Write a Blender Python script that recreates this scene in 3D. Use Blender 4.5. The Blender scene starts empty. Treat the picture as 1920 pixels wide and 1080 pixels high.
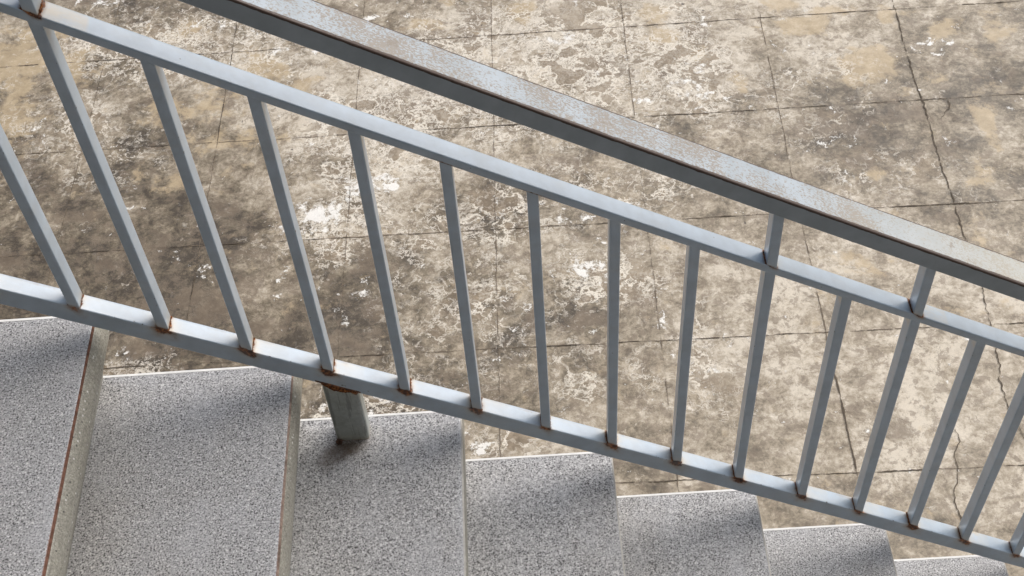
import bpy, bmesh, math, random
from mathutils import Vector, Matrix, noise

random.seed(7)
S = bpy.context.scene
COL = S.collection
R = math.radians

# ---------------------------------------------------------------- camera
cam_d = bpy.data.cameras.new('camera')
cam = bpy.data.objects.new('camera', cam_d)
COL.objects.link(cam)
cam.location = (0.72033, -1.42372, 1.43047)
cam.rotation_euler = (R(38.57554), R(4.66327), R(-1.22303))
cam_d.sensor_width = 36.0
cam_d.lens = 2458.49 / 1920 * 36
cam_d.shift_x = (960 - 870.18) / 1920
cam_d.shift_y = (606.57 - 540) / 1920
cam_d.clip_start = 0.05
cam_d.clip_end = 500
S.camera = cam

# ---------------------------------------------------------------- sky and sun
SUN_EL, SUN_AZ = 50.0, 56.0          # azimuth away from +Y towards +X, degrees
world = bpy.data.worlds.new('World')
S.world = world
world.use_nodes = True
wn = world.node_tree
wn.nodes.clear()
sky = wn.nodes.new('ShaderNodeTexSky')
sky.sky_type = 'NISHITA'
sky.sun_disc = False
sky.sun_elevation = R(SUN_EL)
sky.sun_rotation = R(SUN_AZ)
sky.air_density = 1.0
sky.dust_density = 3.0
sky.ozone_density = 1.0
bg = wn.nodes.new('ShaderNodeBackground')
bg.inputs['Strength'].default_value = 0.15
wo = wn.nodes.new('ShaderNodeOutputWorld')
hs = wn.nodes.new('ShaderNodeHueSaturation')      # thin overcast: the blue is veiled
hs.inputs['Saturation'].default_value = 0.62
wn.links.new(sky.outputs[0], hs.inputs['Color'])
wn.links.new(hs.outputs[0], bg.inputs['Color'])
wn.links.new(bg.outputs[0], wo.inputs['Surface'])

sun_d = bpy.data.lights.new('sun', 'SUN')
sun_d.energy = 1.5
sun_d.angle = R(70)
sun_d.color = (1.0, 0.95, 0.87)
sun = bpy.data.objects.new('sun', sun_d)
COL.objects.link(sun)
sd = Vector((math.sin(R(SUN_AZ)) * math.cos(R(SUN_EL)), math.cos(R(SUN_AZ)) * math.cos(R(SUN_EL)), math.sin(R(SUN_EL))))
sun.rotation_euler = sd.to_track_quat('Z', 'Y').to_euler()
sun.location = (2, 6, 8)

S.view_settings.view_transform = 'Standard'
S.view_settings.look = 'None'
S.view_settings.gamma = 1.0
S.view_settings.use_curve_mapping = False
S.view_settings.exposure = 0.30

# ---------------------------------------------------------------- helpers
def tag(o, label=None, cat=None, group=None, kind=None):
    if label: o['label'] = label
    if cat: o['category'] = cat
    if group: o['group'] = group
    if kind: o['kind'] = kind
    return o

def empty(name, loc=(0, 0, 0)):
    o = bpy.data.objects.new(name, None)
    COL.objects.link(o)
    o.location = loc
    o.empty_display_size = 0.1
    return o

def link_mesh(name, verts, faces, mat, parent=None, attrs=None, smooth=False):
    me = bpy.data.meshes.new(name)
    me.from_pydata(verts, [], faces)
    if attrs:
        for an, vals in attrs.items():
            a = me.attributes.new(an, 'FLOAT_COLOR', 'POINT')
            a.data.foreach_set('color', [c for v in vals for c in v])
    me.materials.append(mat)
    if smooth:
        me.polygons.foreach_set('use_smooth', [True] * len(me.polygons))
    me.update()
    o = bpy.data.objects.new(name, me)
    COL.objects.link(o)
    if parent: o.parent = parent
    return o

def fix_normals(o):
    bm = bmesh.new(); bm.from_mesh(o.data)
    bmesh.ops.recalc_face_normals(bm, faces=bm.faces)
    bm.to_mesh(o.data); bm.free()
    return o

def hexa(name, pts, mat, parent=None, bevel=0.0, seg=2):
    """8 corner points: bottom ring of four, top ring of four."""
    bm = bmesh.new()
    v = [bm.verts.new(p) for p in pts]
    for f in ((0, 1, 2, 3), (4, 5, 6, 7), (0, 1, 5, 4), (1, 2, 6, 5), (2, 3, 7, 6), (3, 0, 4, 7)):
        bm.faces.new([v[i] for i in f])
    bmesh.ops.recalc_face_normals(bm, faces=bm.faces)
    if bevel:
        bmesh.ops.bevel(bm, geom=list(bm.edges), offset=bevel, segments=seg, profile=0.5, affect='EDGES')
    me = bpy.data.meshes.new(name); bm.to_mesh(me); bm.free()
    me.materials.append(mat)
    o = bpy.data.objects.new(name, me); COL.objects.link(o)
    if parent: o.parent = parent
    return o

def box(name, x0, x1, y0, y1, z0, z1, mat, parent=None, bevel=0.0, seg=2):
    return hexa(name, [(x0, y0, z0), (x1, y0, z0), (x1, y1, z0), (x0, y1, z0),
                       (x0, y0, z1), (x1, y0, z1), (x1, y1, z1), (x0, y1, z1)], mat, parent, bevel, seg)

# ---------------------------------------------------------------- node helpers
class NT:
    def __init__(self, name, rough=0.6, spec=0.5):
        self.m = bpy.data.materials.new(name); self.m.use_nodes = True
        self.t = self.m.node_tree; self.b = self.t.nodes['Principled BSDF']
        self.b.inputs['Roughness'].default_value = rough
        self.b.inputs['Specular IOR Level'].default_value = spec
        self.obj = self.t.nodes.new('ShaderNodeTexCoord').outputs['Object']
    def n(self, t, **k):
        nd = self.t.nodes.new(t)
        for a, v in k.items(): setattr(nd, a, v)
        return nd
    def set(self, sock, v):
        if isinstance(v, bpy.types.NodeSocket): self.t.links.new(v, sock)
        else: sock.default_value = v
    def math(self, op, a, b=0.0, c=0.0, clamp=False):
        nd = self.n('ShaderNodeMath', operation=op, use_clamp=clamp)
        self.set(nd.inputs[0], a); self.set(nd.inputs[1], b); self.set(nd.inputs[2], c)
        return nd.outputs[0]
    def noise(self, scale, detail=4, rough=0.55, vec=None, dist=0.0, off=None, color=False, stretch=None):
        v = vec if vec is not None else self.obj
        if off is not None or stretch is not None:
            mp = self.n('ShaderNodeMapping'); self.set(mp.inputs['Vector'], v)
            if off is not None: mp.inputs['Location'].default_value = off
            if stretch is not None: mp.inputs['Scale'].default_value = stretch
            v = mp.outputs[0]
        nd = self.n('ShaderNodeTexNoise'); self.set(nd.inputs['Vector'], v)
        nd.inputs['Scale'].default_value = scale; nd.inputs['Detail'].default_value = detail
        nd.inputs['Roughness'].default_value = rough; nd.inputs['Distortion'].default_value = dist
        return nd.outputs['Color' if color else 'Fac']
    def ramp(self, f, stops):
        nd = self.n('ShaderNodeValToRGB'); self.set(nd.inputs[0], f)
        e = nd.color_ramp.elements
        while len(e) < len(stops): e.new(0.5)
        for el, (p, c) in zip(e, stops):
            el.position = p
            el.color = (c, c, c, 1) if isinstance(c, (int, float)) else (*c, 1)
        return nd.outputs[0]
    def step(self, f, a, b):
        nd = self.n('ShaderNodeMapRange', interpolation_type='SMOOTHSTEP')
        self.set(nd.inputs[0], f); self.set(nd.inputs[1], a); self.set(nd.inputs[2], b)
        return nd.outputs[0]
    def mix(self, f, a, b, mode='MIX'):
        nd = self.n('ShaderNodeMix', data_type='RGBA', blend_type=mode)
        self.set(nd.inputs[0], f)
        for s, v in ((nd.inputs[6], a), (nd.inputs[7], b)):
            self.set(s, v if isinstance(v, bpy.types.NodeSocket) else (*v, 1))
        return nd.outputs[2]
    def attr(self, name):
        nd = self.n('ShaderNodeAttribute', attribute_name=name)
        sp = self.n('ShaderNodeSeparateColor'); self.t.links.new(nd.outputs['Color'], sp.inputs[0])
        return sp.outputs[0], sp.outputs[1], sp.outputs[2]
    def warp(self, vec, amt, scale, detail=3, off=(0, 0, 0)):
        c = self.noise(scale, detail, 0.55, vec, off=off, color=True)
        s = self.n('ShaderNodeVectorMath', operation='SUBTRACT'); self.set(s.inputs[0], c); s.inputs[1].default_value = (.5, .5, .5)
        m = self.n('ShaderNodeVectorMath', operation='SCALE'); self.set(m.inputs[0], s.outputs[0]); m.inputs[3].default_value = amt
        a = self.n('ShaderNodeVectorMath', operation='ADD'); self.set(a.inputs[0], vec); self.set(a.inputs[1], m.outputs[0])
        return a.outputs[0]
    def bump(self, h, dist=0.001, strength=0.6):
        nd = self.n('ShaderNodeBump'); nd.inputs['Distance'].default_value = dist; nd.inputs['Strength'].default_value = strength
        self.set(nd.inputs['Height'], h); self.t.links.new(nd.outputs[0], self.b.inputs['Normal'])
    def out(self, col, rough=None):
        self.set(self.b.inputs['Base Color'], col if isinstance(col, bpy.types.NodeSocket) else (*col, 1))
        if rough is not None: self.set(self.b.inputs['Roughness'], rough)
        return self.m
# ---------------------------------------------------------------- materials
def mat_floor():
    k = NT('weathered_concrete', 0.6, 0.5)
    W, D, Y = k.attr('stain_glow'); F, L, _ = k.attr('flake_tone')
    p0 = k.obj
    p1 = k.warp(p0, 0.05, 6.0, 3)
    p2 = k.warp(p1, 0.016, 34.0, 5, (3, 1, 0))
    # broad tone
    big = k.noise(4.0, 9, 0.70, p1)
    med = k.noise(17.0, 9, 0.74, p2, off=(5, 2, 1))
    fine = k.noise(70.0, 7, 0.74, p2, off=(1, 7, 2))
    grit = k.noise(260.0, 4, 0.7, p0)
    tone = k.math('ADD', k.math('MULTIPLY', big, 0.42), k.math('MULTIPLY', med, 0.36))
    tone = k.math('ADD', tone, k.math('MULTIPLY', fine, 0.22))
    tone = k.math('ADD', tone, k.math('MULTIPLY', k.math('SUBTRACT', L, 0.5), 0.20))
    col = k.ramp(tone, [(0.405, (.054, .039, .022)), (0.457, (.126, .098, .061)), (0.498, (.240, .194, .130)),
                        (0.540, (.368, .308, .226)), (0.60, (.575, .508, .405))])
    # terraced flakes: the surface has spalled in thin layers
    a = k.math('ADD', k.noise(4.2, 8, 0.62, p2, off=(9, 4, 0)), 0.0)
    lv = k.math('MULTIPLY', a, 13.0)
    fr = k.math('FRACT', lv)
    cell = k.n('ShaderNodeTexWhiteNoise', noise_dimensions='1D'); k.set(cell.inputs['W'], k.math('FLOOR', lv))
    tint = k.mix(cell.outputs['Value'], (.70, .66, .62), (1.18, 1.17, 1.15))
    fl = k.math('MULTIPLY', k.step(k.noise(7.0, 4, 0.6, p1, off=(2, 2, 8)), 0.46, 0.60), k.math('ADD', k.math('MULTIPLY', F, 0.75), 0.30), clamp=True)
    col = k.mix(fl, col, k.mix(1.0, col, tint, 'MULTIPLY'))
    # dark damp patches with crisp ragged borders
    md = k.noise(13.0, 9, 0.74, p2, off=(0, 5, 5))
    dk = k.step(k.math('ADD', k.math('MULTIPLY', D, 0.36), md), 0.58, 0.72)
    dk2 = k.math('MULTIPLY', k.step(k.noise(26.0, 8, 0.72, p2, off=(6, 6, 0)), 0.53, 0.58), 0.62)
    dkc = k.mix(med, (.070, .046, .026), (.285, .220, .150))
    col = k.mix(k.math('MULTIPLY', dk, 0.68), col, dkc)
    col = k.mix(dk2, col, dkc)
    # yellow-tan exposed screed, plus warm reflected light painted in at the left
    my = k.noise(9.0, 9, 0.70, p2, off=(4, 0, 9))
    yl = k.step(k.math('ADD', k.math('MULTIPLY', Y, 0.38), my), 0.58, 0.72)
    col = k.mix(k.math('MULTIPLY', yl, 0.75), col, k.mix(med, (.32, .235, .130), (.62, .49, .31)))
    # cream efflorescence: contour lines of the layers, thick where flaking is strong
    wid = k.math('ADD', k.math('MULTIPLY', k.noise(16.0, 4, 0.6, p1, off=(8, 1, 1)), 1.1), -0.32)
    line = k.math('SUBTRACT', 1.0, k.step(fr, k.math('MULTIPLY', wid, 0.25), wid))
    line = k.math('MULTIPLY', line, k.step(k.math('ADD', k.math('MULTIPLY', F, 0.40), k.noise(5.5, 6, 0.65, p1, off=(3, 3, 3))), 0.60, 0.78))
    b = k.noise(20.0, 8, 0.68, p2, off=(7, 7, 7))
    ridge = k.math('SUBTRACT', 1.0, k.step(k.math('ABSOLUTE', k.math('SUBTRACT', b, 0.5)), 0.004, 0.030))
    ridge = k.math('MULTIPLY', ridge, k.step(k.math('ADD', k.math('MULTIPLY', F, 0.40), k.noise(8.0, 6, 0.68, p1, off=(1, 0, 3))), 0.60, 0.80))
    fk = k.step(k.noise(30.0, 9, 0.74, p2, off=(0, 3, 9)), 0.575, 0.64)
    fk = k.math('MULTIPLY', fk, k.step(k.math('ADD', k.math('MULTIPLY', F, 0.40), k.noise(4.5, 5, 0.6, p1, off=(7, 3, 3))), 0.50, 0.72))
    col = k.mix(k.math('MULTIPLY', fk, 0.75), col, k.mix(fine, (.50, .42, .32), (.74, .67, .56)))
    cr = k.math('MAXIMUM', k.math('MULTIPLY', line, 0.95), k.math('MULTIPLY', ridge, 0.92))
    col = k.mix(cr, col, k.mix(fine, (.58, .51, .41), (.84, .78, .68)))
    # large spalled plates: brown where the skin is gone, rimmed with cream
    b3 = k.noise(6.5, 9, 0.66, p2, off=(3, 8, 2))
    Fg = k.step(k.math('ADD', F, k.math('MULTIPLY', k.math('SUBTRACT', k.noise(5.0, 5, 0.6, p1, off=(0, 1, 2)), 0.5), 1.2)), 0.25, 0.60)
    bare = k.math('MULTIPLY', k.math('SUBTRACT', 1.0, k.step(b3, 0.435, 0.450)), Fg)
    col = k.mix(k.math('MULTIPLY', bare, 0.62), col, k.mix(med, (.100, .068, .038), (.36, .275, .175)))
    rim = k.math('SUBTRACT', 1.0, k.step(k.math('ABSOLUTE', k.math('SUBTRACT', b3, 0.456)), 0.006, k.math('ADD', 0.014, k.math('MULTIPLY', k.step(k.noise(9.0, 4, 0.6, p1, off=(5, 0, 0)), 0.4, 0.7), 0.016))))
    rim = k.math('MULTIPLY', rim, Fg)
    col = k.mix(k.math('MULTIPLY', rim, 0.95), col, k.mix(fine, (.60, .53, .42), (.88, .82, .71)))
    # thin dark outlines
    b2 = k.noise(8.0, 8, 0.60, p2, off=(2, 9, 7))
    dl = k.math('SUBTRACT', 1.0, k.step(k.math('ABSOLUTE', k.math('SUBTRACT', b2, 0.5)), 0.001, 0.006))
    dl = k.math('MULTIPLY', dl, k.step(k.noise(6.0, 4, 0.6, p1, off=(5, 5, 1)), 0.50, 0.62))
    col = k.mix(k.math('MULTIPLY', dl, 0.5), col, (.10, .08, .06))
    # white lime patches
    mw = k.noise(19.0, 9, 0.76, p2, off=(1, 1, 9))
    wh = k.step(k.math('ADD', k.math('MULTIPLY', W, 0.36), k.math('ADD', k.math('MULTIPLY', k.math('SUBTRACT', mw, 0.5), 1.7), k.math('MULTIPLY', k.math('SUBTRACT', b, 0.5), 0.7))), 0.25, 0.33)
    col = k.mix(k.math('MULTIPLY', wh, 0.92), col, k.mix(fine, (.74, .70, .63), (.95, .93, .88)))
    # little pits
    vr = k.n('ShaderNodeTexVoronoi'); k.set(vr.inputs['Vector'], p2); vr.inputs['Scale'].default_value = 9.0
    pit = k.math('SUBTRACT', 1.0, k.step(vr.outputs['Distance'], 0.035, 0.060))
    pit = k.math('MULTIPLY', pit, k.step(k.noise(3.0, 2, 0.5, p0, off=(8, 8, 8)), 0.50, 0.54))
    col = k.mix(k.math('MULTIPLY', pit, 0.85), col, (.06, .045, .035))
    g = k.mix(grit, (.74, .74, .74), (1.26, 1.26, 1.26))
    col = k.mix(1.0, col, g, 'MULTIPLY')
    k.bump(k.math('ADD', k.math('MULTIPLY', fine, 0.5), k.math('SUBTRACT', k.math('ADD', k.math('MULTIPLY', cr, 0.5), k.math('MULTIPLY', wh, 0.6)), k.math('MULTIPLY', k.math('ADD', dk, pit), 0.6))), 0.0022, 0.55)
    return k.out(col, k.math('ADD', 0.18, k.math('MULTIPLY', k.noise(6.0, 5, 0.6, p1, off=(7, 0, 0)), 0.50)))

def mat_joint(name, c0, c1, lo, hi, sc=14.0):
    k = NT(name, 0.9, 0.1)
    n = k.noise(sc, 5, 0.7)
    k.out(k.mix(k.noise(90, 3), c0, c1))
    k.set(k.b.inputs['Alpha'], k.step(n, lo, hi))
    return k.m

def mat_terrazzo(name, dark, midc, light, contrast=1.0, edge=True):
    k = NT(name, 0.42, 0.5)
    v = k.warp(k.obj, 0.0030, 300.0, 1)
    n = k.noise(330.0, 2.0, 0.5, v)
    n2 = k.noise(120.0, 3, 0.55, k.obj, off=(4, 4, 4))
    col = k.ramp(n, [(0.36, dark), (0.465, midc), (0.56, midc), (0.63, light)])
    vo = k.n('ShaderNodeTexVoronoi'); k.set(vo.inputs['Vector'], k.obj); vo.inputs['Scale'].default_value = 170.0
    rc = k.n('ShaderNodeSeparateColor'); k.set(rc.inputs[0], vo.outputs['Color'])
    chip = k.math('MULTIPLY', k.math('SUBTRACT', 1.0, k.step(vo.outputs['Distance'], 0.25, 0.38)), k.math('GREATER_THAN', rc.outputs[0], 0.90))
    col = k.mix(k.math('MULTIPLY', chip, 0.8), col, k.mix(k.math('GREATER_THAN', rc.outputs[1], 0.45), (.035, .033, .032), (.72, .71, .69)))
    col = k.mix(0.5, col, k.mix(1.0, col, k.ramp(n2, [(0.35, .7), (0.65, 1.3)]), 'MULTIPLY'))
    # foot grime in broad soft patches
    dirt = k.noise(5.0, 5, 0.6, off=(2, 3, 4))
    col = k.mix(k.math('MULTIPLY', k.step(dirt, 0.48, 0.72), 0.35), col, k.mix(1.0, col, (.72, .69, .63), 'MULTIPLY'))
    if edge:
        # scuffed, paler walking line and dull dirt
        sc = k.noise(10.0, 6, 0.72, off=(9, 1, 4), stretch=(1.4, .7, 1))
        col = k.mix(k.math('MULTIPLY', k.step(sc, 0.48, 0.66), 0.30), col, (.52, .52, .54))
        R_, G_, B_ = k.attr('wear')
        col = k.mix(k.math('MULTIPLY', R_, 0.55), col, (.66, .67, .70))          # paler band along the nosing
        er = k.step(k.math('ADD', G_, k.noise(260, 3, 0.6, off=(1, 5, 0))), 1.18, 1.30)
        col = k.mix(k.math('MULTIPLY', er, 0.8), col, (.23, .105, .065))          # red-brown crumbs of bedding
        col = k.mix(k.math('MULTIPLY', k.step(k.math('ADD', B_, k.math('MULTIPLY', k.math('SUBTRACT', k.noise(90, 5, 0.7), 0.5), 0.5)), 0.12, 0.8), 0.92), col, (.080, .055, .035))        # rust-dark stain round the post foot
    k.bump(n, 0.0004, 0.25)
    return k.out(col, k.math('ADD', 0.36, k.math('MULTIPLY', dirt, 0.25)))

def rust_cols(k, n):
    return k.ramp(n, [(0.34, (.030, .014, .009)), (0.5, (.140, .050, .019)), (0.66, (.44, .17, .050))])

def mat_paint(name, base=(.400, .490, .585), dull=0.0, scratch=False):
    k = NT(name, 0.40, 0.75)
    k.b.inputs['Coat Weight'].default_value = 0.8; k.b.inputs['Coat Roughness'].default_value = 0.28
    Rr, T, E = k.attr('wear')
    n = k.noise(22.0, 5, 0.6); nf = k.noise(160.0, 4, 0.65, off=(3, 1, 1)); streak = k.noise(30.0, 4, 0.6, stretch=(0.18, 1.0, 1.0), off=(5, 5, 5))
    lo = tuple(c * 0.90 for c in base); hi = tuple(c * 1.08 for c in base)
    col = k.mix(k.step(n, 0.3, 0.7), lo, hi)
    col = k.mix(k.math('MULTIPLY', k.step(streak, 0.45, 0.75), 0.22), col, (.50, .50, .48))
    if dull:
        col = k.mix(k.math('MULTIPLY', k.step(nf, 0.3, 0.7), dull), col, (.20, .215, .200))
    if scratch:
        sv = k.noise(45.0, 5, 0.7, stretch=(2.2, 2.2, 0.16), off=(3, 0, 1))
        col = k.mix(k.math('MULTIPLY', k.step(sv, 0.52, 0.60), 0.60), col, (.10, .11, .10))
        col = k.mix(k.math('MULTIPLY', k.step(k.noise(30.0, 6, 0.7, off=(1, 2, 3)), 0.50, 0.62), 0.40), col, (.22, .23, .20))
    # pale tan rust wash
    col = k.mix(k.math('MULTIPLY', T, k.step(k.noise(45.0, 4, 0.6, stretch=(0.3, 1, 1), off=(0, 4, 0)), 0.25, 0.62)), col, (.58, .47, .30))
    # rust proper with ragged edge
    rr = k.step(k.math('ADD', k.math('MULTIPLY', Rr, 0.75), k.math('MULTIPLY', k.math('SUBTRACT', k.noise(85.0, 5, 0.7), 0.5), 1.1)), 0.26, 0.50)
    soft = k.math('MULTIPLY', k.step(k.math('ADD', Rr, k.math('MULTIPLY', k.math('SUBTRACT', k.noise(60.0, 4, 0.7, off=(1, 1, 6)), 0.5), 0.5)), 0.03, 0.60), 0.80)
    col = k.mix(soft, col, (.250, .150, .075))
    col = k.mix(rr, col, rust_cols(k, nf))
    k.set(k.b.inputs['Coat Weight'], k.math('MULTIPLY', k.math('SUBTRACT', 1.0, rr), 0.0 if scratch else 0.8))
    # edge chips
    ch = k.step(k.math('ADD', k.math('MULTIPLY', E, 0.30), k.noise(70.0, 4, 0.7, off=(8, 2, 2))), 0.86, 0.90)
    col = k.mix(ch, col, (.050, .036, .030))
    spk = k.n('ShaderNodeTexVoronoi'); k.set(spk.inputs['Vector'], k.obj); spk.inputs['Scale'].default_value = 60.0
    sc_ = k.n('ShaderNodeSeparateColor'); k.set(sc_.inputs[0], spk.outputs['Color'])
    sp = k.math('MULTIPLY', k.math('SUBTRACT', 1.0, k.step(spk.outputs['Distance'], 0.04, 0.09)), k.math('GREATER_THAN', sc_.outputs[0], 0.90))
    col = k.mix(k.math('MULTIPLY', sp, 0.8), col, (.07, .05, .04))
    col = k.mix(k.math('MULTIPLY', k.step(k.noise(9.0, 6, 0.7, off=(2, 8, 1)), 0.50, 0.66), 0.25), col, (.30, .34, .36))
    k.bump(k.math('ADD', k.math('MULTIPLY', k.math('ADD', n, streak), 0.35), k.math('ADD', k.math('MULTIPLY', nf, 0.10), k.math('MULTIPLY', rr, 0.35))), 0.0010, 0.35)
    return k.out(col, k.math('ADD', k.math('ADD', 0.28, k.math('MULTIPLY', streak, 0.18)), k.math('MULTIPLY', rr, 0.4)))

def mat_handrail():
    k = NT('worn_handrail_paint', 0.5, 0.45)
    E, T, X = k.attr('wear')
    n = k.noise(20.0, 5, 0.6)
    base = k.mix(k.step(n, 0.3, 0.7), (.330, .375, .410), (.400, .450, .495))
    w = k.noise(300.0, 4, 0.62, stretch=(0.6, 1.2, 1.0)); pt = k.noise(10.0, 5, 0.6, off=(4, 4, 0))
    sp = k.step(k.math('ADD', w, k.math('MULTIPLY', k.math('SUBTRACT', pt, 0.5), 0.75)), 0.47, 0.58)
    topc = k.mix(k.math('MULTIPLY', sp, 0.85), base, (.290, .250, .205))
    scr = k.step(k.noise(60.0, 4, 0.7, stretch=(0.12, 1.6, 1), off=(6, 0, 0)), 0.60, 0.68)
    topc = k.mix(k.math('MULTIPLY', scr, 0.4), topc, (.36, .31, .26))
    topc = k.mix(k.math('MULTIPLY', X, 0.72), topc, (.52, .49, .40))
    bald = k.step(k.math('ADD', k.noise(26.0, 6, 0.65, off=(2, 0, 1)), 0.0), 0.60, 0.63)
    topc = k.mix(k.math('MULTIPLY', bald, 0.75), topc, (.26, .225, .185))
    col = k.mix(T, base, topc)
    ed = k.step(k.math('ADD', E, k.math('MULTIPLY', k.math('SUBTRACT', k.noise(70.0, 5, 0.7, stretch=(0.5, 1, 1)), 0.5), 1.0)), 0.42, 0.62)
    col = k.mix(ed, col, k.mix(w, (.045, .030, .024), (.11, .072, .055)))
    ch = k.step(k.noise(40.0, 5, 0.7, off=(8, 2, 2)), 0.735, 0.75)
    col = k.mix(ch, col, (.045, .036, .032))
    k.bump(k.math('SUBTRACT', k.math('MULTIPLY', n, 0.3), k.math('MULTIPLY', k.math('ADD', ed, k.math('MULTIPLY', sp, T)), 0.3)), 0.0008, 0.4)
    return k.out(col, k.math('ADD', 0.42, k.math('MULTIPLY', sp, 0.2)))

def mat_rust():
    k = NT('rusty_weld', 0.9, 0.2)
    n = k.noise(240.0, 5, 0.7)
    k.bump(n, 0.0015, 0.8)
    return k.out(rust_cols(k, n))

def mat_plain(name, c, rough=0.8, var=0.12, sc=8.0):
    k = NT(name, rough, 0.3)
    n = k.noise(sc, 7, 0.65)
    lo = tuple(v * (1 - var) for v in c); hi = tuple(v * (1 + var) for v in c)
    k.bump(k.noise(120, 4, 0.6), 0.0006, 0.4)
    return k.out(k.mix(k.step(n, 0.3, 0.7), lo, hi))

M_floor = mat_floor()
M_jdark = mat_joint('dark_joint', (.065, .052, .040), (.13, .105, .08), 0.48, 0.60, 9.0)
M_jfaint = mat_joint('faint_joint', (.14, .11, .08), (.21, .17, .13), 0.36, 0.60)
M_jlight = mat_joint('lime_filled_joint', (.40, .35, .28), (.56, .50, .42), 0.52, 0.68, 22.0)
M_crack = mat_joint('crack_dark', (.075, .062, .048), (.15, .12, .09), 0.34, 0.48, 30.0)
M_tread = mat_terrazzo('grey_terrazzo', (.070, .068, .067), (.390, .385, .385), (.66, .655, .65))
M_riser = mat_terrazzo('riser_terrazzo', (.21, .20, .17), (.30, .288, .245), (.39, .375, .325), edge=False)
M_strip = mat_plain('brown_bedding', (.17, .085, .058), 0.9, 0.45, 90)
M_strip2 = mat_plain('dull_brown_bedding', (.28, .205, .165), 0.9, 0.5, 45)
M_pstrip = mat_plain('pale_bedding', (.52, .50, .46), 0.8, 0.15, 60)
M_trim = mat_plain('white_edge_paint', (.86, .85, .82), 0.6, 0.08, 30)
M_paint = mat_paint('blue_grey_paint')
M_post = mat_paint('scuffed_post_paint', (.42, .455, .43), 0.35, True)
M_hand = mat_handrail()
M_rust = mat_rust()
M_dark_rust = mat_plain('dark_corrosion', (.075, .040, .026), 0.95, 0.6, 160)
M_block = mat_plain('light_block_render', (.16, .16, .155), 0.85, 0.06, 3)  # dark finish of the added light-blocking wall and ceiling
M_conc = mat_plain('stair_concrete', (.45, .43, .40), 0.85, 0.12, 6)
M_ground = mat_plain('yard_ground', (.30, .26, .21), 0.9, 0.15, 1.5)
# ---------------------------------------------------------------- floor
STAIN_W = [(0.031,1.675,0.083,0.089,1),(-0.066,1.615,0.051,0.035,1),(0.193,1.79,0.112,0.057,1),(0.099,1.834,0.056,0.037,0.8),(0.913,1.34,0.065,0.05,1),(0.878,1.373,0.027,0.023,1),(0.995,1.299,0.042,0.027,0.7),(-0.193,2.804,0.064,0.068,0.6),(-0.923,2.941,0.101,0.028,0.7),(-0.455,2.747,0.129,0.067,0.5),(-0.322,2.682,0.127,0.083,0.5),(-0.092,2.527,0.145,0.08,0.45),(1.363,2.176,0.056,0.144,0.7),(1.449,2.528,0.049,0.078,0.6),(0.884,2.487,0.159,0.062,0.5),(0.191,2.716,0.126,0.066,0.5),(0.338,2.665,0.083,0.065,0.4),(0.279,2.39,0.18,0.077,0.5),(0.191,1.89,0.075,0.081,0.5),(0.587,1.955,0.075,0.06,0.5),(0.933,1.586,0.14,0.061,0.5),(1.073,1.572,0.087,0.061,0.6),(0.566,1.248,0.068,0.078,0.35),(0.695,1.107,0.074,0.107,0.4),(1.393,1.714,0.106,0.076,0.3),(1.812,1.671,0.052,0.05,0.6),(1.792,1.84,0.088,0.041,0.5),(2.246,2.307,0.074,0.064,0.6),(1.815,2.153,0.11,0.114,0.3),(1.247,0.917,0.063,0.1,0.5),(1.293,1.014,0.064,0.062,0.3),(1.124,1.091,0.02,0.128,0.5),(0.61,1.051,0.016,0.127,0.4),(0.629,1.665,0.018,0.075,0.8),(0.232,0.86,0.097,0.05,0.5),(0.558,0.682,0.047,0.03,0.8),(0.087,0.851,0.02,0.032,0.9),(-0.026,1.392,0.106,0.094,0.35),(0.119,1.288,0.104,0.091,0.3),(-0.572,1.108,0.035,0.03,0.7),(-0.434,1.548,0.074,0.049,0.3),(-0.332,1.443,0.036,0.033,0.5),(2.029,2.1,0.073,0.056,0.4),(0.975,1.462,0.103,0.047,0.4),(0.978,0.614,0.061,0.054,0.4),(1.331,1.053,0.04,0.126,0.3),(0.501,1.39,0.087,0.046,0.3),(1.71,2.312,0.057,0.119,0.3),(1.583,2.123,0.074,0.07,0.45),(-1.035,2.229,0.041,0.041,0.6),(-0.938,2.132,0.02,0.017,0.6),(1.165,2.113,0.075,0.171,0.5),(0.802,2.098,0.057,0.085,0.3)]
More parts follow.
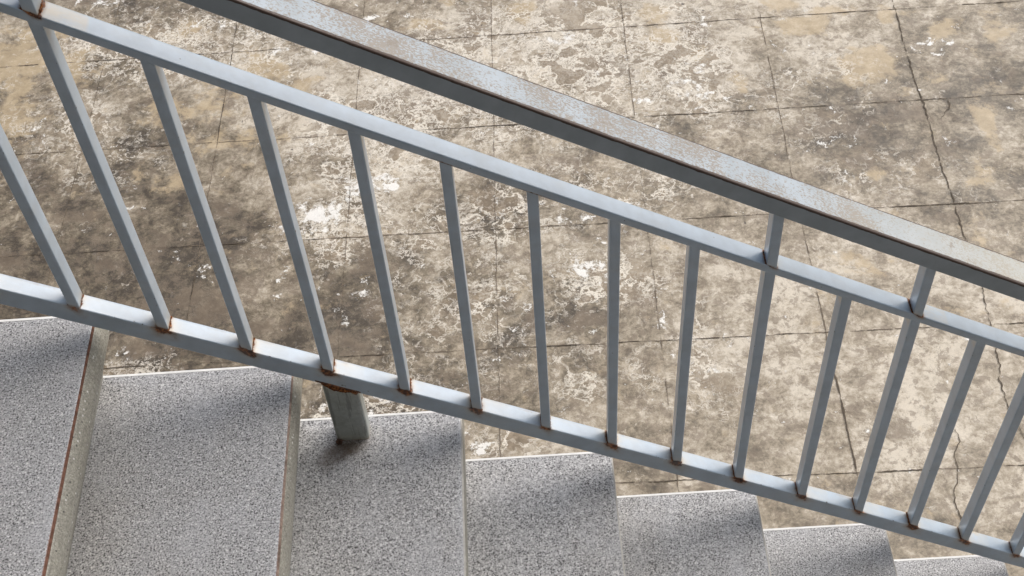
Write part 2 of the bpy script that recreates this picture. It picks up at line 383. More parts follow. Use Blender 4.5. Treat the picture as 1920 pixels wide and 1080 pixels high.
STAIN_D = [(0.585,2.603,0.061,0.123,0.9),(1.039,2.302,0.116,0.077,0.8),(0.868,2.397,0.089,0.049,0.7),(1.005,2.247,0.035,0.064,0.9),(0.271,2.214,0.088,0.052,0.9),(0.389,2.172,0.097,0.101,0.7),(0.204,2.15,0.078,0.052,0.8),(0.4,2.562,0.112,0.096,0.5),(1.401,2.471,0.058,0.093,0.7),(1.257,2.247,0.114,0.041,0.5),(1.825,1.916,0.195,0.093,0.6),(2.068,1.943,0.106,0.067,0.6),(2.15,1.763,0.069,0.076,0.6),(1.914,1.736,0.138,0.101,0.5),(2.266,2.158,0.109,0.056,0.35),(1.4,1.764,0.089,0.051,0.35),(0.021,2.771,0.106,0.047,0.8),(-0.981,2.955,0.09,0.028,0.9),(1.085,1.191,0.058,0.03,0.9),(0.913,1.131,0.082,0.043,0.8),(0.732,1.168,0.033,0.065,0.7),(0.519,1.458,0.123,0.052,0.5),(0.676,1.42,0.069,0.051,0.5),(0.596,1.656,0.032,0.035,0.9),(0.224,1.234,0.052,0.044,0.9),(0.202,1.417,0.071,0.118,0.5),(0.159,1.11,0.101,0.086,0.6),(0.059,1.098,0.101,0.13,0.5),(-0.151,1.18,0.155,0.111,0.5),(-0.336,1.306,0.212,0.139,0.6),(-0.601,1.563,0.24,0.15,0.5),(-0.817,1.758,0.287,0.159,0.4),(-0.304,1.707,0.168,0.103,0.5),(-0.946,1.954,0.178,0.111,0.4),(-0.481,1.341,0.143,0.141,0.5),(-0.481,2.126,0.139,0.116,0.3),(-1.018,1.53,0.112,0.099,0.6),(-0.194,1.501,0.109,0.073,0.5),(-0.529,1.168,0.105,0.088,0.5),(-0.037,1.279,0.07,0.091,0.5),(0.361,1.093,0.1,0.064,0.4),(0.514,1.187,0.067,0.066,0.35),(0.916,1.841,0.128,0.058,0.5),(1.137,1.844,0.09,0.066,0.3),(1.235,1.322,0.067,0.091,0.35),(1.642,1.422,0.1,0.069,0.4),(1.342,1.358,0.067,0.068,0.4),(1.667,0.728,0.053,0.041,0.5),(1.745,0.666,0.074,0.055,0.4),(1.557,1.139,0.08,0.064,0.25),(1.042,0.934,0.095,0.101,0.4),(1.014,0.818,0.062,0.058,0.4),(0.685,0.903,0.096,0.06,0.35),(-0.358,2.285,0.081,0.09,0.4),(-0.976,2.475,0.127,0.095,0.3),(-0.058,1.943,0.096,0.038,0.4),(0.29,1.456,0.088,0.047,0.4),(0.525,0.956,0.049,0.061,0.3),(1.521,1.963,0.091,0.081,0.3),(1.529,1.163,0.049,0.043,0.3),(1.984,1.579,0.068,0.048,0.3),(2.346,2.036,0.053,0.054,0.2),(-1.057,2.131,0.102,0.087,0.4),(2.062,1.475,0.099,0.051,0.4),(1.583,0.929,0.078,0.08,0.15)]
STAIN_GLOW_Y = [(-1.171,2.623,0.13,0.235,0.8),(-1.162,2.257,0.083,0.152,0.7),(-1.009,2.541,0.15,0.13,0.6),(-0.272,2.455,0.185,0.094,0.6),(-0.436,2.264,0.242,0.075,0.6),(-0.59,2.715,0.129,0.101,0.5),(-0.3,2.078,0.216,0.051,0.5),(-0.456,1.904,0.174,0.054,0.4),(-0.079,2.312,0.081,0.091,0.5),(1.81,2.467,0.105,0.061,0.8),(2.017,2.216,0.074,0.086,1),(1.937,2.197,0.055,0.071,0.8),(2.051,2.286,0.033,0.047,0.8),(2.301,2.376,0.056,0.048,0.8),(2.108,2.461,0.03,0.061,0.7),(2.322,1.875,0.035,0.105,0.9),(1.912,1.673,0.048,0.035,0.6),(1.277,2.597,0.056,0.057,0.9),(1.285,2.46,0.059,0.055,1),(0.774,2.692,0.061,0.046,0.9),(0.779,2.633,0.024,0.045,1),(0.39,2.643,0.058,0.052,0.8),(1.757,2.584,0.078,0.038,0.6),(2.217,2.107,0.072,0.033,0.5),(1.887,2.536,0.116,0.044,0.6),(1.532,2.157,0.026,0.057,0.6),(1.403,2.333,0.038,0.042,0.8),(0.547,2.771,0.125,0.033,0.4),(0.36,2.104,0.019,0.017,0.9),(-0.196,2.266,0.18,0.053,0.5),(2.238,1.627,0.034,0.073,0.4),(1.79,1.316,0.131,0.09,0.3),(2.177,1.393,0.049,0.092,0.3),(2.465,2.341,0.11,0.149,0.4)]  # tan patches; the left-hand bands are golden reflections painted as colour
STAIN_C = [(0.795,2.33,0.636,0.406,1),(0.206,2.051,0.287,0.318,1),(-0.536,2.611,0.628,0.267,0.7),(1.386,2.35,0.153,0.373,0.9),(0.107,1.618,0.2,0.177,0.9),(0.961,1.302,0.218,0.137,0.7),(0.576,1.572,0.441,0.149,0.6),(0.532,1.251,0.338,0.349,0.5),(0.943,1.709,0.461,0.154,0.6),(0.232,0.86,0.322,0.12,0.7),(0.598,0.716,0.249,0.076,0.6),(-0.563,1.044,0.171,0.085,0.6),(1.24,0.978,0.143,0.229,0.6),(1.726,2.078,0.453,0.345,0.35),(1.904,1.612,0.422,0.25,0.3),(-0.884,2.169,0.503,0.333,0.4),(0.019,1.935,0.19,0.222,0.5),(0.96,0.92,0.316,0.205,0.4)]
FZ = -1.7812
YAW = R(-1.2084); FX0, FY0, G = -0.4058, 2.5553, 0.5
# broad tone of the slab, floor shading and pale sheen painted in: (x, y, rx, ry, amount)
TONE = [(-0.55, 1.45, .75, .65, -.26), (-.9, .8, .6, .5, -.22), (.15, .95, .45, .35, -.20), (1.75, .80, .6, .55, .32), (.95, 2.45, .9, .35, .35),
        (1.95, 1.95, .3, .2, -.25), (1.3, 1.2, .5, .4, .12), (2.0, 2.5, .6, .3, .15), (.2, 1.9, .3, .3, .15), (.95, 1.1, .2, .25, -.15), (0.0, 2.25, .45, .3, .30), (.1, 1.65, .2, .2, .25)]

def axis(a, b, st, far):
    c = []
    x = a
    while x < b + 1e-6: c.append(x); x += st
    lo, hi = [], []; d = st; x = a
    while x > -far: d *= 1.6; x -= d; lo.append(max(x, -far))
    d = st; x = c[-1]
    while x < far: d *= 1.6; x += d; hi.append(min(x, far))
    return lo[::-1] + c + hi

def build_floor():
    xs = axis(-2.2, 3.6, 0.024, 60); ys = axis(-0.2, 3.6, 0.024, 60)
    vs = [(x, y, FZ) for y in ys for x in xs]
    nx = len(xs)
    fs = [(j * nx + i, j * nx + i + 1, (j + 1) * nx + i + 1, (j + 1) * nx + i) for j in range(len(ys) - 1) for i in range(nx - 1)]
    rnd = random.Random(3)
    out = [[], [], [], []]
    for L in (STAIN_W, STAIN_D, STAIN_GLOW_Y, STAIN_C):
        extra = []
        for _ in range(140):                     # the yard beyond the part seen most closely
            x, y = rnd.uniform(-6, 8), rnd.uniform(-1, 9)
            if -1.4 < x < 2.5 and 0 < y < 3.0: continue
            extra.append((x, y, rnd.uniform(.05, .3), rnd.uniform(.05, .25), rnd.uniform(.3, .8)))
        L.extend(extra)
    def field(L, x, y, lim=1.0):
        s = 0.0
        for a, b, rx, ry, w in L:
            dx = (x - a) / rx; 
            if dx > 2 or dx < -2: continue
            dy = (y - b) / ry
            if dy > 2 or dy < -2: continue
            s = max(s, w * math.exp(-(dx * dx + dy * dy) * 0.9))
        return min(s, lim)
    stain_glow, flake_tone = [], []
    for x, y, _ in vs:
        if abs(x) > 9 or abs(y) > 9:
            stain_glow.append((0, 0.2, 0, 1)); flake_tone.append((.3, .5, 0, 1)); continue
        stain_glow.append((field(STAIN_W, x, y), field(STAIN_D, x, y), field(STAIN_GLOW_Y, x, y), 1))
        t = 0.5 + sum(w * math.exp(-(((x - a) / rx) ** 2 + ((y - b) / ry) ** 2)) for a, b, rx, ry, w in TONE)
        flake_tone.append((field(STAIN_C, x, y), min(1, max(0, t)), 0, 1))
    o = link_mesh('floor', vs, fs, M_floor, None, {'stain_glow': stain_glow, 'flake_tone': flake_tone})
    tag(o, kind='structure')
    return o

floor = build_floor()

def ribbon(name, pts, w, mat, dz, wob=0.003, step=0.006, seed=0, wvar=1.0, parent=None):
    rnd = random.Random(seed)
    P = []
    for a, b in zip(pts[:-1], pts[1:]):
        n = max(1, int(math.dist(a, b) / step))
        P += [(a[0] + (b[0] - a[0]) * i / n, a[1] + (b[1] - a[1]) * i / n) for i in range(n)]
    P.append(pts[-1])
    vs, fs = [], []
    for i, (x, y) in enumerate(P):
        q = P[min(i + 1, len(P) - 1)]; r = P[max(i - 1, 0)]
        t = Vector((q[0] - r[0], q[1] - r[1])).normalized(); n = Vector((-t.y, t.x))
        o = wob * (noise.noise((x * 9, y * 9, seed)) + 0.7 * noise.noise((x * 60, y * 60, seed)))
        ww = w * (1 + wvar * noise.noise((x * 25, y * 25, seed + 9)) + 0.5 * wvar * (rnd.random() - .5)) * (0.35 if i in (0, len(P) - 1) else 1)
        c = Vector((x, y)) + n * o
        vs += [(c.x + n.x * ww / 2, c.y + n.y * ww / 2, FZ + dz), (c.x - n.x * ww / 2, c.y - n.y * ww / 2, FZ + dz)]
    fs = [(2 * i, 2 * i + 1, 2 * i + 3, 2 * i + 2) for i in range(len(P) - 1)]
    return link_mesh(name, vs, fs, mat, parent)

def gp(u, v):
    c, s = math.cos(YAW), math.sin(YAW)
    return (c * u - s * v, s * u + c * v)

for j in range(-3, 6):
    v = FY0 - j * G
    ribbon('joint', [gp(-4, v), gp(7, v)], 0.0030, M_jfaint, 0.0012, seed=j + 20, parent=floor)
    ribbon('joint', [gp(-4, v), gp(7, v)], 0.0034, M_jdark, 0.0020, seed=j + 20, parent=floor)
for i in range(-6, 12):
    u = FX0 + i * G
    if i in (4, 5): continue
    if i in (2, 3): ribbon('joint', [gp(u, -.5), gp(u, 5)], 0.011, M_jlight, 0.0010, seed=i + 50, parent=floor)
    ribbon('joint', [gp(u, -.5), gp(u, 5)], 0.0028, M_jfaint, 0.0018, seed=i + 50, parent=floor)
    if i == 0: ribbon('joint', [gp(u, 1.2), gp(u, 3)], 0.0030, M_jdark, 0.0026, seed=i + 50, parent=floor)
ribbon('joint', [(1.70, 5), (1.662, 2.564), (1.655, 2.471), (1.651, 2.259), (1.642, 2.06), (1.640, 1.896), (1.630, 1.766), (1.617, 1.198), (1.613, 1.029), (1.609, .887), (1.611, .79), (1.608, .677), (1.604, .533), (1.60, -.5)], 0.0032, M_jfaint, 0.0018, seed=70, parent=floor)
ribbon('joint', [(1.609, .887), (1.611, .79), (1.608, .677), (1.604, .533)], 0.0040, M_crack, 0.0024, wob=.004, seed=71, parent=floor)
ribbon('joint', [(2.19, 5), (2.157, 2.566), (2.148, 2.379), (2.14, 2.26), (2.137, 2.116), (2.136, 2.018), (2.131, 1.883), (2.121, 1.714), (2.124, 1.565), (2.12, 1.446), (2.115, 1.376), (2.12, 1.353)], 0.0038, M_crack, 0.0024, wob=.006, seed=72, parent=floor)
ribbon('crack', [(2.12, 1.353), (2.135, 1.26), (2.154, 1.171), (2.121, 1.164), (2.111, 1.111), (2.103, 1.015), (2.095, .927), (2.07, .80), (2.09, .6), (2.05, .3)], 0.0030, M_crack, 0.0026, wob=.010, seed=73, parent=floor)
ribbon('crack', [(1.904, .645), (1.906, .603), (1.88, .557), (1.882, .513), (1.868, .47), (1.851, .429), (1.849, .395), (1.85, .362), (1.86, .2)], 0.0024, M_crack, 0.0028, wob=.008, seed=74, parent=floor)
ribbon('crack', [(2.224, 2.002), (2.221, 1.967), (2.199, 1.937), (2.18, 1.912)], 0.0032, M_crack, 0.0028, wob=.008, seed=75, parent=floor)

# ---------------------------------------------------------------- staircase
RUN, RISE = 0.3036, 0.1824
TX0, TZ0, TY = -0.0353, -0.3083, 0.0490
YB = -2.30                                   # side of the stair against the added wall
DN = {0: -.0065, 1: .0090, 2: .0033, 3: -.0059, 4: -.0003, 5: .0004}
SLK = {0: .0437, 1: .0217, 2: .0072}
TH = 0.006
BULGE = {0: .011, 1: .008}
def nosing(k): return TX0 + k * RUN + DN.get(k, 0)
def tz(k): return TZ0 - k * RISE

stairs = empty('staircase', (TX0 + 8 * RUN, TY, FZ))
tag(stairs, 'grey speckled terrazzo staircase descending to the right with thin white tread edges', 'staircase')
SL = Vector(stairs.location)
def under(o, root_loc=SL, root=stairs):
    """move world-space verts to the root's local space and parent it"""
    for v in o.data.vertices: v.co -= root_loc
    o.parent = root
    return o

def tread_mesh(k):
    xa, xb = nosing(k - 1) - 0.055, nosing(k) - 0.0030
    if k == -6: xa = xb - 1.5
    ya, yb = YB, TY - 0.0048
    us = [0, .001, .0025, .004, .006, .009, .013, .02, .03]
    xs = sorted([xb - u for u in us] + [xb - 0.03 - (xb - .03 - xa) * i / 14 for i in range(1, 15)])
    ys = [ya] + [-0.75 + (yb + .75) * i / 50 for i in range(51)]
    z = tz(k); vs = []; wear = []
    for y in ys:
        for x in xs:
            u = xb - x
            zz = z - (0.0008 if u < 0.0005 else 0)
            nz = 0.75 + 0.5 * noise.noise((x * 20, y * 12, k))
            pale = math.exp(-u / 0.006) * (0.9 if k < 3 else 0.55) * nz
            crumb = math.exp(-u / 0.0022) * (0.95 if k in (0, 1) else 0.35) * (0.6 + 0.55 * max(0, min(1, (-.10 - y) * 6)))
            st = 0.0
            if k == 2:
                dx, dy = x - 0.340, y + 0.030
                a = (dx * 0.8 + dy * 0.6); b = (-dx * 0.6 + dy * 0.8)
                st = max(0.95 * math.exp(-(a / .065) ** 2 - (b / .034) ** 2), 0.6 * math.exp(-((x - .362) / .045) ** 2 - ((y + .012) / .014) ** 2))
                st = min(1, st * (0.8 + 0.5 * noise.noise((x * 60, y * 60, 3))))
            vs.append((x, y, zz)); wear.append((max(0, pale), crumb, max(0, st), 1))
    nx, ny = len(xs), len(ys)
    fs = [(j * nx + i, j * nx + i + 1, (j + 1) * nx + i + 1, (j + 1) * nx + i) for j in range(ny - 1) for i in range(nx - 1)]
    n0 = len(vs)
    ring = [i for i in range(nx)] + [j * nx + nx - 1 for j in range(1, ny)] + [(ny - 1) * nx + i for i in range(nx - 2, -1, -1)] + [j * nx for j in range(ny - 2, 0, -1)]
    for r in ring:
        vs.append((vs[r][0], vs[r][1], z - TH)); wear.append((0, 0, 0, 1))
    m = len(ring)
    for i in range(m): fs.append((ring[i], n0 + i, n0 + (i + 1) % m, ring[(i + 1) % m]))
    fs.append(tuple(n0 + i for i in range(m))[::-1])
    return vs, fs, wear

for k in range(-6, 8):
    xn = nosing(k); s = SLK.get(k, 0.012)
    xa = nosing(k - 1) - 0.10
    if k == -6: xa = xn - 1.5
    z1 = tz(k) - TH; z0 = tz(k + 1) - 0.006 if k < 7 else FZ
    bl = BULGE.get(k, .0015)
    prof = [(xa, z0), (xn - s, z0), (xn - s * .55 + bl * .6, z0 + (z1 - z0) * .45), (xn + bl * .95, z1 - .045), (xn + bl, z1 - .030), (xn + bl * .75, z1 - .014), (xn + bl * .2, z1 - .002), (xn, z1), (xa, z1)]
    m = len(prof)
    pv = [(x, YB, z) for x, z in prof] + [(x, TY - .002, z) for x, z in prof]
    st = fix_normals(link_mesh('step', pv, [tuple(range(m)), tuple(range(m, 2 * m))] + [(i, (i + 1) % m, m + (i + 1) % m, m + i) for i in range(m)], M_riser))
    under(st)
    vs, fs, wear = tread_mesh(k)
    t = under(link_mesh('tread', vs, fs, M_tread, None, {'wear': wear})); t.parent = st
    b = under(box('nosing_strip', xn - 0.0031, xn + 0.0002, YB, TY - .0048, z1 + .0003, tz(k) - 0.0006, M_strip if k < 1 else M_strip2 if k == 1 else M_pstrip, None, 0.0006, 1)); b.parent = st
    e = under(box('edge_trim', nosing(k - 1) - 0.045 if k > -6 else xa, xn - .0005, TY - .0048, TY + .0006, z1 - .010, tz(k) + 0.0005, M_trim, None, 0.0008, 2)); e.parent = st

# sloping concrete body under the steps
bx0_, bx1_ = nosing(-6), nosing(7) - 0.06
body = hexa('stair_slab', [(bx0_ - .3, YB, tz(-6) - .40), (bx1_ - .28, YB, FZ), (bx1_ - .28, TY - .006, FZ), (bx0_ - .3, TY - .006, tz(-6) - .40),
                           (bx0_ - .3, YB, tz(-6) - .06), (bx1_, YB, FZ + .012), (bx1_, TY - .006, FZ + .012), (bx0_ - .3, TY - .006, tz(-6) - .06)], M_conc)
under(body)
land = under(box('landing_slab', bx0_ - 1.45, bx0_ - .02, YB, TY - .006, tz(-6) - .34, tz(-6) - .05, M_conc))
# ---------------------------------------------------------------- railing
M_SLOPE = -0.59498
def rail_z(z0, q):
    def f(x):
        if x < -0.3: return z0 + M_SLOPE * x + q * 1.44 - 2 * q * 1.2 * (x + .3)
        if x > 2.1: return z0 + M_SLOPE * x + q * 1.44 + 2 * q * 1.2 * (x - 2.1)
        return z0 + M_SLOPE * x + q * (x - .9) ** 2
    return f
z_bot = rail_z(-0.2321, -0.0155)      # top face of the bottom rail
z_mid = rail_z(0.4108, 0.0086)        # underside of the middle rail
z_hand = rail_z(0.5896, 0.0113)       # top face of the handrail
YF = -0.00894                         # front plane of the rails
W = 0.0179                            # baluster face
BSP, BX0 = 0.13, -0.0414
DB = [-.0020, .0004, .0005, .0027, .0037, .0009, -.0012, -.0037, -.0038, -.0045, .0032, .0030, .0024, -.0016]
def bal_x(k): return BX0 + k * BSP + (DB[k] if 0 <= k < 14 else 0)
XA, XB = -1.75, 2.33
KS = [k for k in range(-13, 19) if XA + .04 < bal_x(k) < XB - .06]
rr = random.Random(11)
AMP = {k: rr.uniform(.55, 1.0) for k in KS}
AMP.update({0: .55, 1: .95, 2: 1.0, 3: .95, 4: .95, 5: .9, 6: .5, 7: 1.0, 8: .95, 9: .85, 10: .95, 11: .65, 12: 1.0, 13: .85})
TANR = {k: rr.uniform(.1, .5) for k in KS}
TANR.update({3: .7, 4: .25, 5: .5, 6: .15, 7: .45, 8: .2, 9: .45, 10: .7, 11: .8, 12: .2, 13: .9})

def ring_profile(w, h, r, dw, dh, seg=3):
    """rounded rectangle, (a, b) with a in 0..w, b in 0..h, subdivided sides"""
    P = []
    def side(p, q, n):
        for i in range(n): P.append((p[0] + (q[0] - p[0]) * i / n, p[1] + (q[1] - p[1]) * i / n))
    def arc(cx, cy, a0):
        for i in range(seg): a = a0 + (math.pi / 2) * i / seg; P.append((cx + r * math.cos(a), cy + r * math.sin(a)))
    nw = max(1, round((w - 2 * r) / dw)); nh = max(1, round((h - 2 * r) / dh))
    side((r, 0), (w - r, 0), nw); arc(w - r, r, -math.pi / 2)
    side((w, r), (w, h - r), nh); arc(w - r, h - r, 0)
    side((w - r, h), (r, h), nw); arc(r, h - r, math.pi / 2)
    side((0, h - r), (0, r), nh); arc(r, r, math.pi)
    return P

rail = empty('stair_railing', (XB - .05, YF + .016, FZ))
tag(rail, 'blue-grey painted steel stair railing with flat balusters and rusty welds', 'railing')
RL = Vector(rail.location)

def smooth_flat(o, ang=35):
    bm = bmesh.new(); bm.from_mesh(o.data); bmesh.ops.recalc_face_normals(bm, faces=bm.faces); bm.to_mesh(o.data); bm.free()
    o.data.polygons.foreach_set('use_smooth', [True] * len(o.data.polygons))
    o.data.set_sharp_from_angle(angle=R(ang))
    return o

def sweep_x(name, zf, y0, wy, h, r, mat, wearf, parent):
    """zf(x) is the top face; profile a = y, b = z from the bottom"""
    prof = ring_profile(wy, h, r, .0035, .003)
    xs = []; x = XA
    while x < XB: xs.append(x); x += 0.004 if -.45 < x < 2.15 else 0.03
    xs.append(XB)
    vs, wear = [], []
    for x in xs:
        zt = zf(x); jit = 0.0006 * noise.noise((x * 6, y0, 2))
        for a, b in prof:
            vs.append((x, y0 + a + jit, zt - h + b)); wear.append((*wearf(x, a, h - b, wy, h), 1))
    n = len(prof)
    fs = [(i * n + j, i * n + (j + 1) % n, (i + 1) * n + (j + 1) % n, (i + 1) * n + j) for i in range(len(xs) - 1) for j in range(n)]
    fs += [tuple(range(n)), tuple(range((len(xs) - 1) * n, len(xs) * n))]
    o = link_mesh(name, vs, fs, mat, None, {'wear': wear})
    return smooth_flat(under(o, RL, parent))

def near(x):
    k = round((x - BX0) / BSP)
    return k, x - bal_x(k)

def wear_bottom(x, a, d, wy, h):
    """a = distance from the front face, d = depth below the top face"""
    k, dx = near(x); A = AMP.get(k, 0.6); rust = tan = edge = 0.0
    j = noise.noise((x * 60, a * 60, d * 60 + 5))
    if a < 0.002:                                             # front face
        rust = 1.15 * A * math.exp(-((dx + .001) / (.015 + .006 * j)) ** 2) * math.exp(-(d / (.015 + .007 * j)) ** 2)
        rust = max(rust, (.46 + .35 * j) * A * math.exp(-((dx + .004 * j) / .022) ** 2 - (d / (.026 + .012 * j)) ** 2))
        tan = 0.6 * A * math.exp(-(dx / .022) ** 2) * math.exp(-(d / .022) ** 2)
    else:
        g = max(0, abs(dx) - W / 2)
        rust = A * (0.62 + .7 * noise.noise((x * 45, a * 80, 3))) * math.exp(-(g / (.0042 + .003 * j)) ** 2)
        tan = 0.95 * A * math.exp(-g / .010)
        if dx > 0: tan = max(tan, TANR.get(k, .3) * math.exp(-((dx - .02) / .035) ** 2) * (0.35 + 0.65 * math.exp(-((wy - a) / .010) ** 2)))
        if a > wy - .006: rust = max(rust, 0.38 * max(0, noise.noise((x * 15, 3, 1)) + .1))
    if d > h - .004 and a < .004: edge = 1.0
    if d < .002 and a < .003: edge = .8
    if x > .325 and x < .40 and a < .004 and d > h - .007: rust = max(rust, .95)    # torn weld over the support post
    if x > .36 and x < .42 and a < .004 and d > h - .018: edge = .9
    return rust, min(1, tan), edge

UP = {1: 1.0, 9: .55, 11: .8, -7: .7, 17: .7}                # uprights between the middle rail and the handrail
def wear_mid(x, a, d, wy, h):
    k, dx = near(x); rust = tan = edge = 0.0
    g = max(0, abs(dx) - W / 2)
    if k in UP:
        A = UP[k]
        if d < .003 and a >= .002:
            rust = A * 1.0 * math.exp(-(g / .0045) ** 2)
            if dx > 0:
                L = {1: .10, 9: .012, 11: .055}.get(k, .04)
                tan = {1: .75, 9: .35, 11: .85}.get(k, .5) * math.exp(-(g / L) ** 2) * (0.45 + .55 * math.exp(-((a - wy * .55) / .012) ** 2))
        elif a < .002: rust = A * 1.1 * math.exp(-(abs(dx - .004) / .009) ** 2) * math.exp(-(d / .006) ** 2)
    if a < .004 and d > h - .003 and k in (5, 6): rust = max(rust, .55 * math.exp(-((dx - .005) / .028) ** 2))
    if d > h - .003 and a < .004: edge = .8
    if d < .002 and a < .003: edge = .55
    if a > wy - .002: edge = .3
    return rust, tan, edge

def wear_hand(x, a, d, wy, h):
    top = 1.0 if d < .0012 else 0.0
    edge = 0.0
    if a < .0045 and d < .0045: edge = 1.0
    elif a < .009 and d < .002: edge = .35 
    elif a < .002 and d < .008: edge = .40
    if a > wy - .003 and d < .004: edge = .75
    if d > h - .0025 and a < .003: edge = .42
    fade = max(0, min(1, (x - 1.15) / .55))
    return edge, top, fade

bot = sweep_x('bottom_rail', z_bot, YF, .033, .0461, .0022, M_paint, wear_bottom, rail)
mid = sweep_x('middle_rail', lambda x: z_mid(x) + .0178, YF, .0361, .0178, .0022, M_paint, wear_mid, rail)
hand = sweep_x('handrail', z_hand, -.0098, .0619, .0402, .0028, M_hand, wear_hand, rail)

def upright(name, xc, zb, zt, w, y0, dep, r, mat, wearf, root, ends=.012):
    """zb, zt: height functions of x for the two ends (faces they meet)"""
    prof = ring_profile(w, dep, r, .003, .0035)
    L = zt(xc) - zb(xc)
    ts = [-.0015, 0, .0008, .0016, .0025, .0035, .005, .007, .010, .014, .02, .03, .045, .07]
    hs = [t for t in ts if t < L / 2] + [L / 2 + (i - 3) * (L - .2) / 7 for i in range(7) if L > .3] + [L - t for t in ts[::-1] if t < L / 2]
    vs, wear = [], []
    for h in sorted(hs):
        for a, b in prof:
            x = xc - w / 2 + a; y = y0 + b
            f = h / L; z = (zb(x) + h) * (1 - f) + (zt(x) - (L - h)) * f
            jx = 0.0005 * noise.noise((xc * 7, z * 5, 1))
            vs.append((x + jx, y, z)); wear.append((*wearf(x - xc, b, h, L), 1))
    n = len(prof); m = len(hs)
    fs = [(i * n + j, i * n + (j + 1) % n, (i + 1) * n + (j + 1) % n, (i + 1) * n + j) for i in range(m - 1) for j in range(n)]
    fs += [tuple(range(n)), tuple(range((m - 1) * n, m * n))]
    o = link_mesh(name, vs, fs, mat, None, {'wear': wear})
    return smooth_flat(under(o, RL, root))

def weld(xc, w, y0, dep, zf, amp, seed, parent, rad=.0013):
    """bead of weld metal running round the foot of a bar"""
    P = []
    o = 0.0004
    c = [(-w / 2 - o, y0 + .001), (-w / 2 - o, y0 + dep), (w / 2 + o, y0 + dep), (w / 2 + o, y0 + .001)]
    for a, b in zip(c[:-1], c[1:]):
        n = max(2, int(math.dist(a, b) / .0018))
        P += [(a[0] + (b[0] - a[0]) * i / n, a[1] + (b[1] - a[1]) * i / n) for i in range(n)]
    P.append(c[-1])
    vs, fs = [], []; S_ = 7
    for i, (dx, y) in enumerate(P):
        q = P[min(i + 1, len(P) - 1)]; r0 = P[max(i - 1, 0)]
        t = Vector((q[0] - r0[0], q[1] - r0[1], 0)).normalized(); nrm = Vector((-t.y, t.x, 0))
        rr_ = rad * amp * max(.12, .55 + 1.1 * noise.noise((dx * 120, y * 120, seed * 3.3)) + .55 * noise.noise((dx * 400, y * 400, seed)) + .2 * math.sin(i * 1.9))
        ctr = Vector((xc + dx, y, zf(xc + dx) + .0002))
        for s in range(S_):
            a = 2 * math.pi * s / S_
            vs.append(tuple(ctr + nrm * (rr_ * math.cos(a)) + Vector((0, 0, rr_ * math.sin(a)))))
    fs = [(i * S_ + j, i * S_ + (j + 1) % S_, (i + 1) * S_ + (j + 1) % S_, (i + 1) * S_ + j) for i in range(len(P) - 1) for j in range(S_)]
    fs += [tuple(range(S_)), tuple(range((len(P) - 1) * S_, len(P) * S_))]
    b = link_mesh('weld', vs, fs, M_rust, None, None, True)
    under(b, RL, parent)
    return b

for k in KS:
    A = AMP[k]
    def wf(dx, b, h, L, A=A, k=k):
        j = noise.noise((k * 3.1, b * 90, dx * 90))
        rust = A * .95 * math.exp(-(h / (.0050 + .0030 * j)) ** 2) if h < L / 2 else 0.0
        tan = 0.9 * A * math.exp(-(h / .018) ** 2) * (1 if b > .003 else .4)
        if h > L - .03 and b > .003: tan = max(tan, .45)
        edge = .75 if (b < .0035 and abs(dx) > W / 2 - .0016) else 0
        return rust, tan, edge
    o = upright('baluster', bal_x(k), z_bot, z_mid, W, YF + .0007, .0312, .0020, M_paint, wf, rail)
    weld(bal_x(k), W, YF + .0007, .0312, z_bot, .75 + .5 * A, k, o)

z_midtop = lambda x: z_mid(x) + .0178
z_handlow = lambda x: z_hand(x) - .0402
for k, A in UP.items():
    if not (XA < bal_x(k) < XB): continue
    def wf(dx, b, h, L, A=A, k=k):
        rust = A * .7 * math.exp(-(h / .0025) ** 2)
        tan = .5 * A * math.exp(-(h / .008) ** 2)
        return rust, tan, (.6 if (b < .0035 and abs(dx) > W / 2 - .0016) else 0)
    o = upright('upper_post', bal_x(k), z_midtop, z_handlow, W, YF + .0007, .0312, .0020, M_paint, wf, rail)
    weld(bal_x(k), W, YF + .0007, .0312, z_midtop, 1.2 + .9 * A, 40 + k, o)

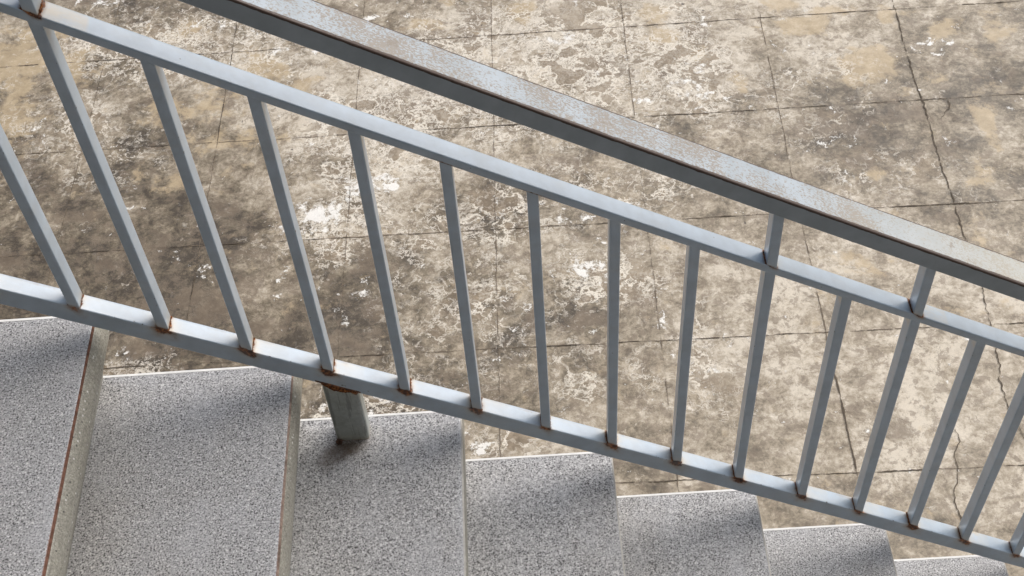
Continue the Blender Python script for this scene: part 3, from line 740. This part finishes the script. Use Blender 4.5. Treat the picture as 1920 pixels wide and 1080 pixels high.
# support posts standing on the treads
def post(xc, tread_z, full=False):
    zt = lambda x: z_bot(x) - .0461 + .0008
    zb = lambda x: tread_z
    def wf(dx, b, h, L):
        t = L - h
        j = noise.noise((dx * 60, b * 60, 4)); j2 = noise.noise((dx * 140, b * 140, 9))
        rust = 0.0
        if b < .006: rust = 1.0 * math.exp(-(t / (.0085 + .005 * j + .003 * j2)) ** 4)
        else: rust = .4 * math.exp(-(t / .003) ** 2)
        rust = max(rust, 0.8 * math.exp(-((dx + .027) / .008) ** 2 - (h / .007) ** 2), .5 * math.exp(-(h / .0022) ** 2))
        tan = .35 * math.exp(-(t / .02) ** 2) + .35 * math.exp(-(h / .012) ** 2)
        edge = .7 if abs(dx) > .024 and b < .01 else .15
        return rust, tan, edge
    o = upright('support_post', xc, zb, zt, .0640, YF + .0012, .040, .0065, M_post, wf, rail)
    # jagged lips of rust where the weld has torn open under the rail
    vs, fs = [], []; N = 34
    for i in range(N + 1):
        x = xc - .031 + .060 * i / N; env = math.sin(math.pi * (i + .6) / (N + 1.2)) ** .5
        top = z_bot(x) - .0461 + .0012
        hh = env * (.0175 + .0060 * noise.noise((x * 90, 1, 1)) + .0030 * noise.noise((x * 260, 5, 2))) * (.55 + .45 * math.sin(min(1, (x - xc + .031) / .045) * math.pi))
        d = .0026 * env * (1 + .6 * noise.noise((x * 200, 2, 7)))
        vs += [(x, YF + .0016, top + .0012 * env), (x, YF - d, top - hh * .3), (x, YF - d * .7, top - hh * .7), (x, YF + .0016, top - hh)]
    fs = [(4 * i + j, 4 * i + j + 1, 4 * i + j + 5, 4 * i + j + 4) for i in range(N) for j in range(3)]
    under(link_mesh('torn_weld', vs, fs, M_rust, None), RL, o)
    # lump of corroded fixing at the foot
    bm = bmesh.new()
    bmesh.ops.create_icosphere(bm, subdivisions=3, radius=.0065)
    for v in bm.verts:
        v.co *= 1 + .45 * noise.noise(v.co * 260)
        v.co.z *= .75
        v.co += Vector((xc - .0265, YF - .001, tread_z + .0025))
    me = bpy.data.meshes.new('corroded_fixing'); bm.to_mesh(me); bm.free(); me.materials.append(M_dark_rust)
    f = bpy.data.objects.new('corroded_fixing', me); COL.objects.link(f); under(f, RL, o)
    return o

post(.3635, tz(2))
post(-1.22, tz(-3))

# end posts of the railing, outside the picture
def endpost(xc, zlow):
    wf = lambda dx, b, h, L: (.5 * math.exp(-(h / .004) ** 2), .2, .3)
    upright('end_post', xc, lambda x: zlow, z_handlow, .040, YF - .0022, .0420, .003, M_paint, wf, rail)
endpost(XB - .019, FZ)
endpost(XA + .019, tz(-5))

# ---------------------------------------------------------------- unseen light blockers round the stair
w_ = box('light_block_wall', -5.0, 5.5, YB - .25, YB - .004, FZ, 3.6, M_block)  # unseen wall behind the camera, added to keep light off the rail fronts
tag(w_, kind='structure')
c_ = box('light_block_ceiling', -5.0, 5.5, YB - .002, -0.5, 3.0, 3.25, M_block)  # unseen slab, added and sized to block overhead skylight
tag(c_, kind='structure')
